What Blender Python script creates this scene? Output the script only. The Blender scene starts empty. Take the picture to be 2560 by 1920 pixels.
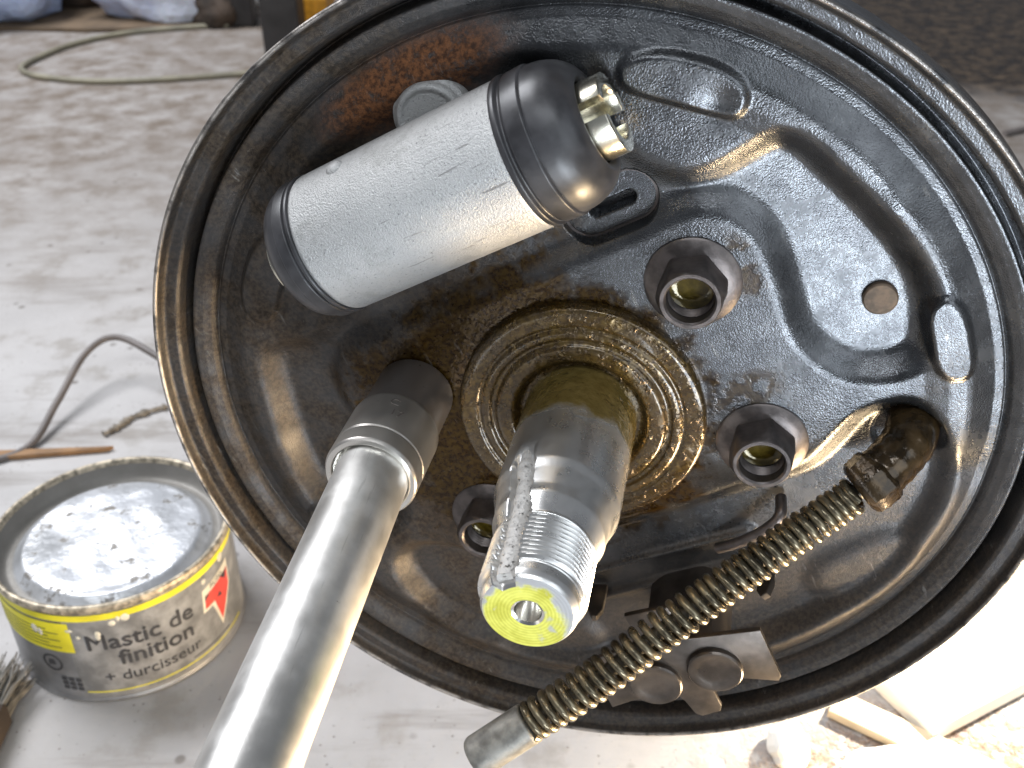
import bpy, math, random
import numpy as np
from mathutils import Matrix, Vector
random.seed(4); rng = np.random.default_rng(4)
C = bpy.context.scene.collection
scn = bpy.context.scene
K = 0.001                                             # the bench is measured in millimetres
R = math.radians

# ------------------------------------------------------------------ camera, world, lamps, exposure
cd = bpy.data.cameras.new('camera'); cam = bpy.data.objects.new('camera', cd); C.objects.link(cam)
cam.location = (0, 0, 0.34); cam.rotation_euler = (R(90 - 32.604), 0, 0)
cd.sensor_width = 36; cd.lens = 18 / math.tan(R(26.5)); cd.clip_start = 0.005; cd.clip_end = 60
cd.dof.use_dof = True; cd.dof.focus_distance = 0.222; cd.dof.aperture_fstop = 30
scn.camera = cam
wd = bpy.data.worlds.new('World'); scn.world = wd; wd.use_nodes = True
wd.node_tree.nodes['Background'].inputs[0].default_value = (0.78, 0.84, 0.95, 1)
wd.node_tree.nodes['Background'].inputs[1].default_value = 0.17

def lamp(name, kind, loc, aim, power, col, **kw):
    d = bpy.data.lights.new(name, kind); d.energy = power; d.color = col
    for k, v in kw.items(): setattr(d, k, v)
    o = bpy.data.objects.new(name, d); C.objects.link(o); o.location = loc
    o.rotation_euler = (Vector(aim) - Vector(loc)).to_track_quat('-Z', 'Y').to_euler()
    return o
# open garage door behind and to the right of the photographer
lamp('door_light', 'AREA', (1.05, -1.5, 1.15), (0.1, 0.35, 0.1), 16, (0.84, 0.92, 1.0), shape='RECTANGLE', size=1.5, size_y=1.5)
# added fill high on the left behind the wheel, brightens the floor
lamp('left_fill', 'AREA', (-1.2, 1.1, 1.9), (-0.2, 0.5, 0.0), 62, (0.93, 0.95, 1.0), shape='RECTANGLE', size=1.2, size_y=1.0)
# added strip light overhead, draws streak highlights on axle, cylinder and boots
lamp('strip_fill', 'AREA', (-0.25, -0.55, 1.5), (0.0, 0.2, 0.2), 7, (0.90, 0.95, 1.0), shape='RECTANGLE', size=1.0, size_y=0.09)
# added lamp facing up, stands in for bright floor mirrored in the plate
ld = lamp('floor_glow_fill', 'AREA', (0.17, -0.54, 0.015), (0.17, -0.54, 1.0), 12.5, (0.81, 0.90, 1.0), shape='RECTANGLE', size=0.24, size_y=0.74)
ld.rotation_euler = (math.pi, 0, 0)
# added warm fill below the hub, stands in for floor bounce; work lamp behind
lamp('warm_bounce_fill', 'AREA', (0.165, 0.15, 0.012), (0.03, 0.17, 0.2), 2.9, (1.0, 0.74, 0.44), shape='RECTANGLE', size=0.12, size_y=0.08)
lamp('work_lamp_back', 'SPOT', (0.62, 0.60, 0.50), (0.245, 0.325, 0.0), 230, (1.0, 0.90, 0.74), spot_size=R(23), spot_blend=0.9, shadow_soft_size=0.04)
vs = scn.view_settings; vs.view_transform = 'Standard'; vs.look = 'None'; vs.exposure = 0.14; vs.gamma = 1; vs.use_curve_mapping = False

# ------------------------------------------------------------------ frames
N_ = Vector((-0.204796, -0.978805, 0)); UP = Vector((0, 0, 1)); XP = UP.cross(N_)
th = R(28.7)
EU = XP * math.cos(th) + UP * math.sin(th); EV = UP * math.cos(th) - XP * math.sin(th)
ORG = Vector((0.017532, 0.212416, 0.196263))
MP = Matrix(((EU.x, EV.x, N_.x, ORG.x), (EU.y, EV.y, N_.y, ORG.y), (EU.z, EV.z, N_.z, ORG.z), (0, 0, 0, 1)))

# ------------------------------------------------------------------ object helpers
def tag(o, label=None, cat=None, group=None, kind=None):
    if label: o['label'] = label
    if cat: o['category'] = cat
    if group: o['group'] = group
    if kind: o['kind'] = kind
    return o
def thing(name, label, cat, mat4=None, group=None):
    o = bpy.data.objects.new(name, None); C.objects.link(o); o.empty_display_size = 0.02
    if mat4 is not None: o.matrix_world = mat4
    return tag(o, label, cat, group)
def meshobj(name, v, f, m, parent=None, smooth=35, mats=None, fmat=None):
    me = bpy.data.meshes.new(name)
    v = np.asarray(v, np.float64)
    me.from_pydata(v.tolist() if not isinstance(v, list) else v, [], f if isinstance(f, list) else f.tolist())
    me.update()
    if m: me.materials.append(m)
    for x in (mats or []): me.materials.append(x)
    if fmat is not None: me.polygons.foreach_set('material_index', np.asarray(fmat, np.int32))
    if smooth:
        me.polygons.foreach_set('use_smooth', np.ones(len(me.polygons), bool))
        if smooth < 180: me.set_sharp_from_angle(angle=R(smooth))
    o = bpy.data.objects.new(name, me); C.objects.link(o)
    if parent: o.parent = parent
    return o
class MB:
    """collects geometry in millimetres"""
    def __init__(s): s.v = []; s.f = []
    def add(s, v, f, M=None):
        b = len(s.v)
        for p in v:
            p = Vector(p)
            if M is not None: p = M @ p
            s.v.append((p.x, p.y, p.z))
        s.f += [tuple(i + b for i in q) for q in f]
        return s
    def build(s, name, m, parent=None, smooth=35):
        return meshobj(name, np.array(s.v) * K, [list(q) for q in s.f], m, parent, smooth)
def lathe(prof, n=96, a0=0, full=True, cap0=False, cap1=False):
    v = []; f = []
    for i in range(n):
        a = a0 + 2 * math.pi * i / n
        for r, z in prof: v.append((r * math.cos(a), r * math.sin(a), z))
    m = len(prof)
    for i in range(n):
        j = (i + 1) % n
        for k in range(m - 1): f.append((i * m + k, j * m + k, j * m + k + 1, i * m + k + 1))
    if cap0: f.append(tuple(i * m for i in range(n))[::-1])
    if cap1: f.append(tuple(i * m + m - 1 for i in range(n)))
    return v, f
def rounded(prof, rad=0.5, n=3):
    """round the inner corners of an (r,z) profile"""
    out = [prof[0]]
    for a, b, c in zip(prof, prof[1:], prof[2:]):
        A, B, Cc = Vector(a), Vector(b), Vector(c)
        d1 = (A - B); d2 = (Cc - B); l1 = d1.length; l2 = d2.length
        t = min(rad, l1 * 0.45, l2 * 0.45)
        if t < 1e-4: out.append(b); continue
        p = B + d1 / l1 * t; q = B + d2 / l2 * t
        for i in range(n + 1):
            s = i / n; w = (1 - s) ** 2 * p + 2 * s * (1 - s) * B + s * s * q; out.append((w.x, w.y))
    out.append(prof[-1]); return out
def frame_to(p, d, roll=0):
    z = Vector(d).normalized(); q = z.to_track_quat('Z', 'Y').to_matrix().to_4x4()
    return Matrix.Translation(Vector(p)) @ q @ Matrix.Rotation(roll, 4, 'Z')
def sweep(path, r, n=10, cap=True, twist=0):
    P = [Vector(p) for p in path]; rr = r if isinstance(r, (list, tuple)) else [r] * len(P)
    v = []; f = []; T0 = (P[1] - P[0]).normalized()
    N = T0.orthogonal().normalized()
    for i, p in enumerate(P):
        T = (P[min(i + 1, len(P) - 1)] - P[max(i - 1, 0)]).normalized()
        N = (N - T * N.dot(T)).normalized(); B = T.cross(N)
        for k in range(n):
            a = 2 * math.pi * k / n + twist * i
            q = p + (N * math.cos(a) + B * math.sin(a)) * rr[i]; v.append(tuple(q))
    for i in range(len(P) - 1):
        for k in range(n):
            f.append((i * n + k, i * n + (k + 1) % n, (i + 1) * n + (k + 1) % n, (i + 1) * n + k))
    if cap: f.append(tuple(range(n))[::-1]); f.append(tuple((len(P) - 1) * n + k for k in range(n)))
    return v, f
def spline(pts, n=12):
    P = [Vector(p) for p in pts]; out = []
    for i in range(len(P) - 1):
        a = P[max(i - 1, 0)]; b = P[i]; c = P[i + 1]; d = P[min(i + 2, len(P) - 1)]
        for k in range(n):
            t = k / n
            out.append(0.5 * ((2 * b) + (c - a) * t + (2 * a - 5 * b + 4 * c - d) * t * t + (3 * b - a - 3 * c + d) * t ** 3))
    out.append(P[-1]); return out
def prism(poly, z0, z1, bev=0.0):
    n = len(poly); P = [Vector(p) for p in poly]
    area = sum(P[i].x * P[(i + 1) % n].y - P[(i + 1) % n].x * P[i].y for i in range(n))
    if area < 0: P = P[::-1]
    def inset(d):
        o = []
        for i in range(n):
            a = (P[i] - P[i - 1]).normalized(); b = (P[(i + 1) % n] - P[i]).normalized()
            na = Vector((-a.y, a.x)); nb = Vector((-b.y, b.x)); m = (na + nb)
            m = m / max(m.length_squared, 0.3) * 2 if m.length > 1e-6 else na
            o.append(P[i] + m * d)
        return o
    rings = [(P, z0), (P, z1)] if bev <= 0 else [(inset(bev), z0), (P, z0 + bev), (P, z1 - bev), (inset(bev * 0.3), z1 - bev * 0.3), (inset(bev), z1)]
    v = [(p.x, p.y, z) for ring, z in rings for p in ring]; f = []
    for k in range(len(rings) - 1):
        for i in range(n): f.append((k * n + i, k * n + (i + 1) % n, (k + 1) * n + (i + 1) % n, (k + 1) * n + i))
    f.append(tuple(range(n))[::-1]); f.append(tuple((len(rings) - 1) * n + i for i in range(n)))
    return v, f
def chaikin(p, it=2, closed=True):
    p = np.asarray(p, float)
    for _ in range(it):
        q = np.roll(p, -1, 0); a = p * .75 + q * .25; b = p * .25 + q * .75
        o = np.empty((len(p) * 2, p.shape[1])); o[0::2] = a; o[1::2] = b; p = o
    return p
def box(cx, cy, cz, sx, sy, sz):
    v = [(cx + a * sx / 2, cy + b * sy / 2, cz + c * sz / 2) for a in (-1, 1) for b in (-1, 1) for c in (-1, 1)]
    return v, [(0, 1, 3, 2), (4, 6, 7, 5), (0, 4, 5, 1), (2, 3, 7, 6), (0, 2, 6, 4), (1, 5, 7, 3)]
def bevel(o, w=0.3, seg=2):
    b = o.modifiers.new('bevel', 'BEVEL'); b.width = w * K; b.segments = seg; b.limit_method = 'ANGLE'; b.angle_limit = R(35)
    return o

# ------------------------------------------------------------------ material helpers
class NT:
    def __init__(s, name):
        s.m = bpy.data.materials.new(name); s.m.use_nodes = True; s.t = s.m.node_tree
        s.b = s.t.nodes['Principled BSDF']
        tc = s.t.nodes.new('ShaderNodeTexCoord')
        sc = s.t.nodes.new('ShaderNodeVectorMath'); sc.operation = 'SCALE'; sc.inputs['Scale'].default_value = 1000
        s.t.links.new(tc.outputs['Object'], sc.inputs[0]); s.mm = sc.outputs[0]   # object coordinates in mm
        s.xyz = None
    def set(s, **k):
        for a, v in k.items(): s.into(s.b.inputs[a.replace('_', ' ')], v)
        return s
    def into(s, sock, v):
        if isinstance(v, bpy.types.NodeSocket): s.t.links.new(v, sock)
        elif isinstance(v, (tuple, list)) and len(v) == 3 and sock.type == 'RGBA': sock.default_value = (*v, 1)
        else: sock.default_value = v
    def sep(s):
        if s.xyz is None:
            n = s.t.nodes.new('ShaderNodeSeparateXYZ'); s.t.links.new(s.mm, n.inputs[0]); s.xyz = n.outputs
        return s.xyz
    def noise(s, scale, detail=3, rough=0.55, vec=None, dist=0.0, out=0):
        n = s.t.nodes.new('ShaderNodeTexNoise'); n.inputs['Scale'].default_value = scale; n.inputs['Detail'].default_value = detail
        n.inputs['Roughness'].default_value = rough; n.inputs['Distortion'].default_value = dist
        s.t.links.new(vec if vec is not None else s.mm, n.inputs['Vector']); return n.outputs[out]
    def voro(s, scale, feat='F1', vec=None, rnd=1.0):
        n = s.t.nodes.new('ShaderNodeTexVoronoi'); n.feature = feat; n.inputs['Scale'].default_value = scale; n.inputs['Randomness'].default_value = rnd
        s.t.links.new(vec if vec is not None else s.mm, n.inputs['Vector']); return n.outputs['Distance']
    def math(s, op, a, b=0.0, c=0.0, clamp=False):
        n = s.t.nodes.new('ShaderNodeMath'); n.operation = op; n.use_clamp = clamp
        for i, v in enumerate((a, b, c)): s.into(n.inputs[i], v)
        return n.outputs[0]
    def ramp(s, v, a, b, lo=0.0, hi=1.0):
        n = s.t.nodes.new('ShaderNodeMapRange'); n.interpolation_type = 'SMOOTHSTEP'
        for i, q in enumerate((v, a, b, lo, hi)): s.into(n.inputs[i], q)
        return n.outputs[0]
    def mix(s, fac, a, b):
        n = s.t.nodes.new('ShaderNodeMix'); n.data_type = 'RGBA'
        s.into(n.inputs[0], fac); s.into(n.inputs[6], a); s.into(n.inputs[7], b); return n.outputs[2]
    def mixf(s, fac, a, b):
        n = s.t.nodes.new('ShaderNodeMix'); n.data_type = 'FLOAT'
        s.into(n.inputs[0], fac); s.into(n.inputs[2], a); s.into(n.inputs[3], b); return n.outputs[0]
    def scaled(s, x, y, z, off=(0, 0, 0)):
        n = s.t.nodes.new('ShaderNodeMapping'); n.inputs['Scale'].default_value = (x, y, z); n.inputs['Location'].default_value = off
        s.t.links.new(s.mm, n.inputs[0]); return n.outputs[0]
    def bump(s, h, strength=0.3, dist=0.3, prev=None):
        n = s.t.nodes.new('ShaderNodeBump'); n.inputs['Strength'].default_value = strength; n.inputs['Distance'].default_value = dist * K
        s.into(n.inputs['Height'], h)
        if prev is not None: s.t.links.new(prev, n.inputs['Normal'])
        return n.outputs[0]
    def dist2(s, x, y, sx=1.0, sy=1.0):
        X, Y, Z = s.sep()
        a = s.math('MULTIPLY', s.math('SUBTRACT', X, x), 1 / sx); b = s.math('MULTIPLY', s.math('SUBTRACT', Y, y), 1 / sy)
        return s.math('SQRT', s.math('ADD', s.math('MULTIPLY', a, a), s.math('MULTIPLY', b, b)))

def simple(name, col, rough=0.5, metal=0.0, var=0.25, nscale=0.15, bumpscale=0.8, bumpstr=0.15, **k):
    t = NT(name); n = t.noise(nscale, 4)
    t.set(Base_Color=t.mix(t.ramp(n, .3, .7), tuple(c * (1 - var) for c in col), tuple(min(1, c * (1 + var)) for c in col)), Metallic=metal,
          Roughness=t.mixf(n, max(0.03, rough - .12), min(1, rough + .12)), Normal=t.bump(t.noise(bumpscale, 4), bumpstr, 0.2), **k)
    return t.m

def mat_plate():
    t = NT('pressed_steel_black'); X, Y, Z = t.sep()
    r = t.dist2(0, 0)
    big = t.noise(0.035, 4); mid = t.noise(0.14, 4, 0.6); fine = t.noise(0.9, 3, 0.6); peb = t.noise(2.6, 2, 0.5)
    left = t.math('MULTIPLY', t.ramp(t.math('ADD', X, t.math('MULTIPLY', Y, -0.35)), 12, -45), t.ramp(big, .25, .6, .55, 1.0))
    low = t.ramp(Y, -30, -80)
    dirt = t.math('MAXIMUM', left, t.math('MULTIPLY', low, .85))
    dirt = t.math('MULTIPLY', dirt, t.ramp(mid, .25, .62, .55, 1.0))
    oil = t.math('MULTIPLY', t.ramp(t.math('ADD', t.math('ADD', r, t.math('MULTIPLY', X, .28)), t.math('MULTIPLY', mid, 30)), 60, 50), 1.0)
    oil2 = t.math('MULTIPLY', t.ramp(t.dist2(-44, 24, 17, 15), 1.15, .6), t.ramp(mid, .38, .56))
    oil3 = t.math('MULTIPLY', t.ramp(t.dist2(-2, 44, 26, 7), 1.1, .5), t.ramp(mid, .42, .58))
    oil4 = t.math('MULTIPLY', t.ramp(t.dist2(51, 21, 4.5, 9), 1.15, .6), t.ramp(mid, .40, .54, 0, .7))
    oil5 = t.math('MULTIPLY', t.ramp(t.dist2(38, -9, 11, 6), 1.15, .6), t.ramp(mid, .42, .56, 0, .7))
    oilb = t.math('MAXIMUM', oil, t.math('MAXIMUM', oil2, oil3))
    oil = t.math('MAXIMUM', oilb, t.math('MAXIMUM', oil4, oil5))
    rust = t.math('MULTIPLY', t.ramp(t.dist2(3, 89, 26, 8.5), 1.15, .55), t.ramp(t.noise(0.35, 5, .7), .30, .50))
    speck = t.ramp(t.noise(0.6, 6, .75), .62, .72)
    col = t.mix(t.ramp(mid, .3, .7), (0.072, 0.074, 0.078), (0.112, 0.115, 0.12))
    col = t.mix(dirt, col, t.mix(t.ramp(fine, .35, .65), (0.022, 0.016, 0.011), (0.060, 0.044, 0.030)))
    col = t.mix(oil, col, t.mix(t.ramp(fine, .35, .65), (0.022, 0.010, 0.002), (0.060, 0.034, 0.007)))
    col = t.mix(rust, col, t.mix(t.ramp(t.noise(.8, 5, .7), .35, .65), (0.045, 0.018, 0.008), (0.20, 0.08, 0.03)))
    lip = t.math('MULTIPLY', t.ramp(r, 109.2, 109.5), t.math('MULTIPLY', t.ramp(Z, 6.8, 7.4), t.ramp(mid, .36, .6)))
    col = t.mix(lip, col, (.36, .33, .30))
    col = t.mix(t.math('MULTIPLY', speck, .55), col, (.17, .15, .125))
    scuff = t.math('MULTIPLY', t.ramp(t.noise(1.0, 4, .7, t.scaled(.5, .06, .3)), .62, .72), t.ramp(big, .42, .6))
    col = t.mix(t.math('MULTIPLY', scuff, .5), col, (.24, .23, .215))
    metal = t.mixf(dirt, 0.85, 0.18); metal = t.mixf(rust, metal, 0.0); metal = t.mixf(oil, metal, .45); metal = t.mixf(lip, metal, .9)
    rough = t.mixf(dirt, t.math('ADD', t.ramp(fine, .3, .7, .15, .24), t.ramp(t.noise(.06, 5, .7), .45, .7, 0, .16)), .48); rough = t.mixf(oil, rough, t.ramp(mid, .3, .7, .10, .2)); rough = t.mixf(rust, rough, .85)
    b = t.bump(t.math('MULTIPLY', t.math('ADD', t.math('MULTIPLY', peb, 1.0), t.math('MULTIPLY', fine, .5)), t.mixf(oil, 1.0, .25)), .5, .22)
    b = t.bump(t.math('MULTIPLY', oilb, t.noise(.5, 2, .5)), .45, .6, b)
    b = t.bump(t.math('MULTIPLY', rust, t.noise(1.1, 5, .75)), .9, .6, b)
    t.set(Base_Color=col, Metallic=metal, Roughness=rough, Normal=b, Specular_IOR_Level=t.mixf(dirt, .5, .28))
    return t.m
def mat_oily(name='oily_cast_iron', amber=1.0):
    t = NT(name); mid = t.noise(0.16, 4, .6); fine = t.noise(.8, 4, .65)
    cl = t.ramp(t.noise(0.09, 3), .42, .6)
    col = t.mix(t.ramp(fine, .3, .7), (0.040, 0.021, 0.005), (0.125, 0.078, 0.019))
    col = t.mix(t.math('MULTIPLY', cl, .6), col, (0.06, 0.04, 0.02))
    drops = t.ramp(t.noise(.55, 2, .5), .56, .72)
    b = t.bump(fine, .3, .25); b = t.bump(drops, .7, .6, b); b = t.bump(t.noise(.22, 3), .7, 1.2, b)
    t.set(Base_Color=col, Metallic=.45, Roughness=t.ramp(mid, .3, .7, .13, .34), Normal=b, Coat_Weight=.5, Coat_Roughness=.08)
    return t.m
def mat_axle():
    t = NT('turned_steel_axle'); X, Y, Z = t.sep()
    n = t.noise(.12, 4); rings = t.noise(1.0, 3, .6, t.scaled(.06, .06, 5.0))
    oil = t.ramp(t.math('ADD', Z, t.math('MULTIPLY', n, 16)), 30, 25)
    col = t.mix(oil, t.mix(n, (.56, .55, .53), (.74, .73, .71)), t.mix(t.noise(.4, 3), (.10, .066, .013), (.32, .24, .08)))
    b = t.bump(rings, .12, .12); b = t.bump(t.math('MULTIPLY', oil, t.noise(.35, 3)), .7, .8, b)
    t.set(Base_Color=col, Metallic=t.mixf(oil, .9, .5), Roughness=t.mixf(oil, t.ramp(n, .3, .7, .24, .38), .14), Normal=b)
    return t.m
def mat_end_paint():
    t = NT('yellow_paint_on_steel'); n = t.noise(.22, 4, .6); rings = t.voro(1.0)
    r = t.dist2(0, 0); ring = t.math('SINE', t.math('MULTIPLY', r, 9.0))
    a = t.ramp(t.math('ADD', t.dist2(-1.5, -1, 7.6, 8.4), t.math('MULTIPLY', n, .9)), 1.64, 1.42)
    a = t.math('MULTIPLY', a, t.ramp(t.noise(.11, 4, .55), .36, .44))
    t.set(Base_Color=t.mix(a, (.62, .64, .66), t.mix(t.ramp(t.math('ADD', t.noise(.22, 3, .6), t.math('MULTIPLY', ring, .06)), .3, .7), (.46, .44, .04), (.70, .69, .13))), Metallic=t.mixf(a, .8, 0.0), Roughness=t.mixf(a, .3, .42), Normal=t.bump(ring, .10, .08))
    return t.m
def mat_cast_alu():
    t = NT('cast_aluminium'); f1 = t.noise(2.2, 3, .7); big = t.noise(.07, 3)
    sp = t.ramp(t.noise(1.5, 4, .8), .56, .70)
    col = t.mix(sp, t.mix(big, (.40, .40, .395), (.54, .535, .52)), (.16, .16, .16))
    X, Y, Z = t.sep(); sm = t.ramp(t.noise(.09, 5, .7), .52, .66, 0, .5); col = t.mix(sm, col, (.30, .295, .28))
    scr = t.ramp(t.noise(1.0, 3, .6, t.scaled(.07, .8, .8)), .66, .72, 0, .7); col = t.mix(scr, col, (.17, .165, .155))
    low = t.ramp(t.math('ADD', Y, t.math('MULTIPLY', t.noise(.12, 3), 3)), -2.0, -3.6)
    t.set(Base_Color=col, Metallic=.55, Roughness=t.mixf(low, t.ramp(f1, .3, .7, .40, .55), .36), Normal=t.bump(t.math('MULTIPLY', f1, t.mixf(low, 1.0, .55)), 1.0, .34))
    return t.m
def mat_concrete():
    t = NT('dusty_concrete'); X, Y, Z = t.sep()
    big = t.noise(.006, 5, .6); mid = t.noise(.03, 5, .62); fine = t.noise(.35, 5, .7); vf = t.noise(1.4, 3, .6)
    col = t.mix(t.ramp(big, .35, .65), (.39, .37, .355), (.52, .50, .485))
    col = t.mix(t.ramp(mid, .52, .68, 0, .55), col, (.30, .27, .235))
    col = t.mix(t.ramp(fine, .62, .75, 0, .7), col, (.16, .135, .11))
    far = t.ramp(t.math('ADD', Y, t.math('MULTIPLY', big, 500)), 760, 1250)
    col = t.mix(t.math('MULTIPLY', far, t.ramp(mid, .25, .7, .35, .95)), col, (.15, .115, .085))
    dots = t.math('MULTIPLY', t.ramp(t.voro(.055), .16, .07), t.ramp(t.noise(.02, 3), .45, .6)); col = t.mix(t.math('MULTIPLY', dots, .75), col, (.13, .11, .09))
    grit = t.ramp(t.voro(.30), .22, .10); grit = t.math('MULTIPLY', grit, t.ramp(t.noise(.05, 4, .7), .5, .62)); col = t.mix(t.math('MULTIPLY', grit, .8), col, (.17, .145, .12))
    streak = t.ramp(t.noise(1.0, 5, .7, t.scaled(.004, .028, .01)), .52, .68, 0, .6); col = t.mix(streak, col, (.25, .22, .195))
    # rusty crumbled dirt under the wheel, oil-soaked patch behind it
    dirt = t.math('MULTIPLY', t.ramp(t.dist2(185, 235, 120, 60), 1.2, .5), t.ramp(t.noise(.12, 5, .65), .40, .56))
    col = t.mix(dirt, col, t.mix(t.ramp(fine, .35, .65), (.10, .05, .035), (.30, .20, .13)))
    oil = t.ramp(t.math('ADD', t.dist2(650, 1500, 420, 430), t.math('MULTIPLY', mid, .5)), 1.28, 1.05)
    col = t.mix(oil, col, t.mix(t.ramp(t.noise(.05, 6, .75), .42, .66), (.016, .011, .008), (.14, .095, .055)))
    b = t.bump(fine, .35, .8); b = t.bump(mid, .3, 3.0, b); b = t.bump(vf, .2, .3, b); b = t.bump(t.math('MULTIPLY', oil, t.noise(.06, 5, .7)), .9, 8, b)
    b = t.bump(t.math('MULTIPLY', dirt, t.noise(.25, 4, .7)), .9, 3, b)
    t.set(Base_Color=col, Roughness=t.mixf(oil, t.ramp(mid, .3, .7, .62, .85), .34), Normal=b)
    return t.m
def mat_brushed(name, c0, c1, rough=.3, k=(.05, .05, 2.0), metal=1.0):
    t = NT(name); n = t.noise(1.0, 3, .6, t.scaled(*k)); s = t.noise(.1, 4); d = t.ramp(t.noise(.5, 5, .75), .66, .72)
    t.set(Base_Color=t.mix(d, t.mix(s, c0, c1), tuple(c * .35 for c in c0)), Metallic=metal, Roughness=t.ramp(s, .3, .7, rough - .05, rough + .06), Normal=t.bump(n, .10, .1))
    return t.m
def mat_foil():
    t = NT('tin_lid'); n = t.noise(.06, 4, .6); s_ = t.ramp(t.noise(.10, 5, .7), .56, .64); r = t.dist2(0, 0); big = t.ramp(t.noise(.03, 4, .65), .42, .6)
    wall = t.ramp(r, 39.5, 41.5)
    col = t.mix(big, (.60, .61, .63), (.40, .405, .41)); col = t.mix(s_, col, (.20, .185, .165)); col = t.mix(wall, col, t.mix(n, (.17, .155, .135), (.30, .285, .26)))
    t.set(Base_Color=col, Metallic=t.mixf(wall, .45, .25), Roughness=t.mixf(wall, t.mixf(s_, .34, .6), .55), Normal=t.bump(n, .35, 3.0))
    return t.m
def mat_bag(name, c0, c1):
    t = NT(name); n = t.noise(.012, 4, .6)
    t.set(Base_Color=t.mix(t.ramp(n, .35, .65), c0, c1), Roughness=.32, Normal=t.bump(t.noise(.03, 5, .7), .8, 12), Transmission_Weight=.0, Subsurface_Weight=.1)
    return t.m

def mat_bar():
    t = NT('satin_chrome_bar'); sm = t.noise(.06, 5, .65); g = t.noise(2.2, 2, .6); sc = t.noise(1.0, 4, .7, t.scaled(.9, .9, .05)); pit = t.ramp(t.noise(.55, 5, .8), .70, .76)
    col = t.mix(t.ramp(sm, .35, .65), (.56, .545, .515), (.69, .675, .645)); col = t.mix(t.ramp(sc, .60, .70, 0, .35), col, (.30, .29, .27)); col = t.mix(pit, col, (.12, .11, .10))
    t.set(Base_Color=col, Metallic=.92, Roughness=t.ramp(sm, .3, .7, .36, .52), Normal=t.bump(g, .25, .06))
    return t.m
def mat_paste():
    t = NT('pale_metal_paste'); n = t.noise(.45, 4, .6); pit = t.ramp(t.noise(1.1, 4, .75), .58, .68)
    t.set(Base_Color=t.mix(pit, t.mix(n, (.40, .38, .355), (.62, .60, .57)), (.08, .07, .06)), Metallic=.25, Roughness=.5, Normal=t.bump(t.math('SUBTRACT', t.noise(.9, 4, .7), t.math('MULTIPLY', pit, .6)), .9, .6))
    return t.m
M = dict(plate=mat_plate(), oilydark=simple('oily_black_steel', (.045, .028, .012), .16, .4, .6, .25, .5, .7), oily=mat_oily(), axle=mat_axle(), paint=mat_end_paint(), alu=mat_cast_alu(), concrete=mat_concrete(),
    rubber=simple('black_rubber', (.032, .031, .033), .38, 0, .3, .2, .6, .08),
    piston=mat_brushed('zinc_plated_piston', (.62, .58, .44), (.80, .77, .68), .22, (2.0, .05, .05)),
    bolt=simple('dark_phosphate_steel', (.115, .10, .095), .40, .75, .3, .3, 1.2, .25),
    oilpool=simple('amber_oil', (.10, .07, .01), .06, .2, .4, .5, .4, .6),
    chrome=mat_bar(),
    socket=mat_brushed('worn_socket_steel', (.34, .32, .295), (.46, .43, .395), .34, (.05, .05, 1.5), .85),
    socketdark=mat_brushed('stained_socket_steel', (.24, .215, .20), (.34, .305, .285), .36, (.05, .05, 1.5), .85),
    bright=mat_brushed('polished_edge', (.66, .64, .60), (.76, .74, .70), .2),
    spring=simple('oily_spring_steel', (.155, .13, .085), .27, .75, .45, .12, 1.0, .2),
    wirecore=simple('dark_cable', (.05, .042, .03), .5, .4, .3, .4, 1.5, .5),
    nipple=simple('grey_zinc', (.25, .24, .215), .52, .6, .4, .2, 1.2, .35),
    retainer=simple('brown_steel_sheet', (.095, .082, .072), .33, .8, .35, .12, 1.5, .15),
    pin=simple('dull_rusty_pin', (.10, .072, .05), .6, .4, .35, .6, 1.5, .4),
    grease=mat_paste(),
    tin=simple('can_tinplate', (.30, .30, .305), .42, .55, .25, .06, .3, .15),
    tinrim=simple('worn_can_rim', (.42, .36, .27), .5, .5, .6, .3, .8, .4), foil=mat_foil(),
    label=simple('grey_printed_label', (.235, .237, .24), .5, .0, .36, .11, .5, .1),
    yellow=simple('yellow_print', (.78, .70, .03), .45, 0, .14, .08, .5, .1),
    ink=simple('dark_print', (.045, .045, .05), .55, 0, .2), red=simple('red_print', (.70, .07, .05), .45, 0, .15), white=simple('cream_print', (.70, .66, .55), .5, 0, .1),
    cord=simple('grey_rubber_cord', (.15, .13, .12), .5, 0, .2, .05), cordpale=simple('pale_hose', (.23, .21, .15), .5, 0, .25, .03), stick=simple('brown_stick', (.30, .17, .08), .7, 0, .3, .05),
    dirt=simple('dry_dirt', (.24, .215, .18), .9, 0, .4, .2, .4, .8), cardboard=simple('brown_cardboard', (.13, .09, .055), .8, 0, .3, .03),
    bagblue=mat_bag('blue_plastic', (.20, .30, .62), (.52, .62, .86)), bagpale=mat_bag('pale_plastic', (.45, .52, .74), (.70, .74, .86)),
    darkrag=simple('dark_rag', (.05, .035, .025), .8, 0, .6, .03, .1, .6), steelblack=simple('black_stand_paint', (.03, .028, .028), .45, 0, .3, .03), amber=simple('amber_plastic', (.55, .25, .02), .4, 0, .2),
    polystyrene=simple('white_board', (.80, .77, .70), .7, 0, .05, .02, .2, .2), plank=simple('pale_wood', (.62, .50, .34), .6, 0, .2, .05), brush=simple('grey_bristle', (.22, .205, .18), .8, 0, .45, .09, .3, .7),
    paper=simple('white_paper', (.82, .80, .76), .7, 0, .05))

# ------------------------------------------------------------------ the setting: concrete floor
def floor():
    n = 60; xs = np.linspace(-4, 4, n); ys = np.linspace(-3, 6, n)
    v = [(x, y, 0) for y in ys for x in xs]
    f = [(j * n + i, j * n + i + 1, (j + 1) * n + i + 1, (j + 1) * n + i) for j in range(n - 1) for i in range(n - 1)]
    o = meshobj('floor', v, f, M['concrete'], None, 0); tag(o, kind='structure'); return o
floor()

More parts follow.
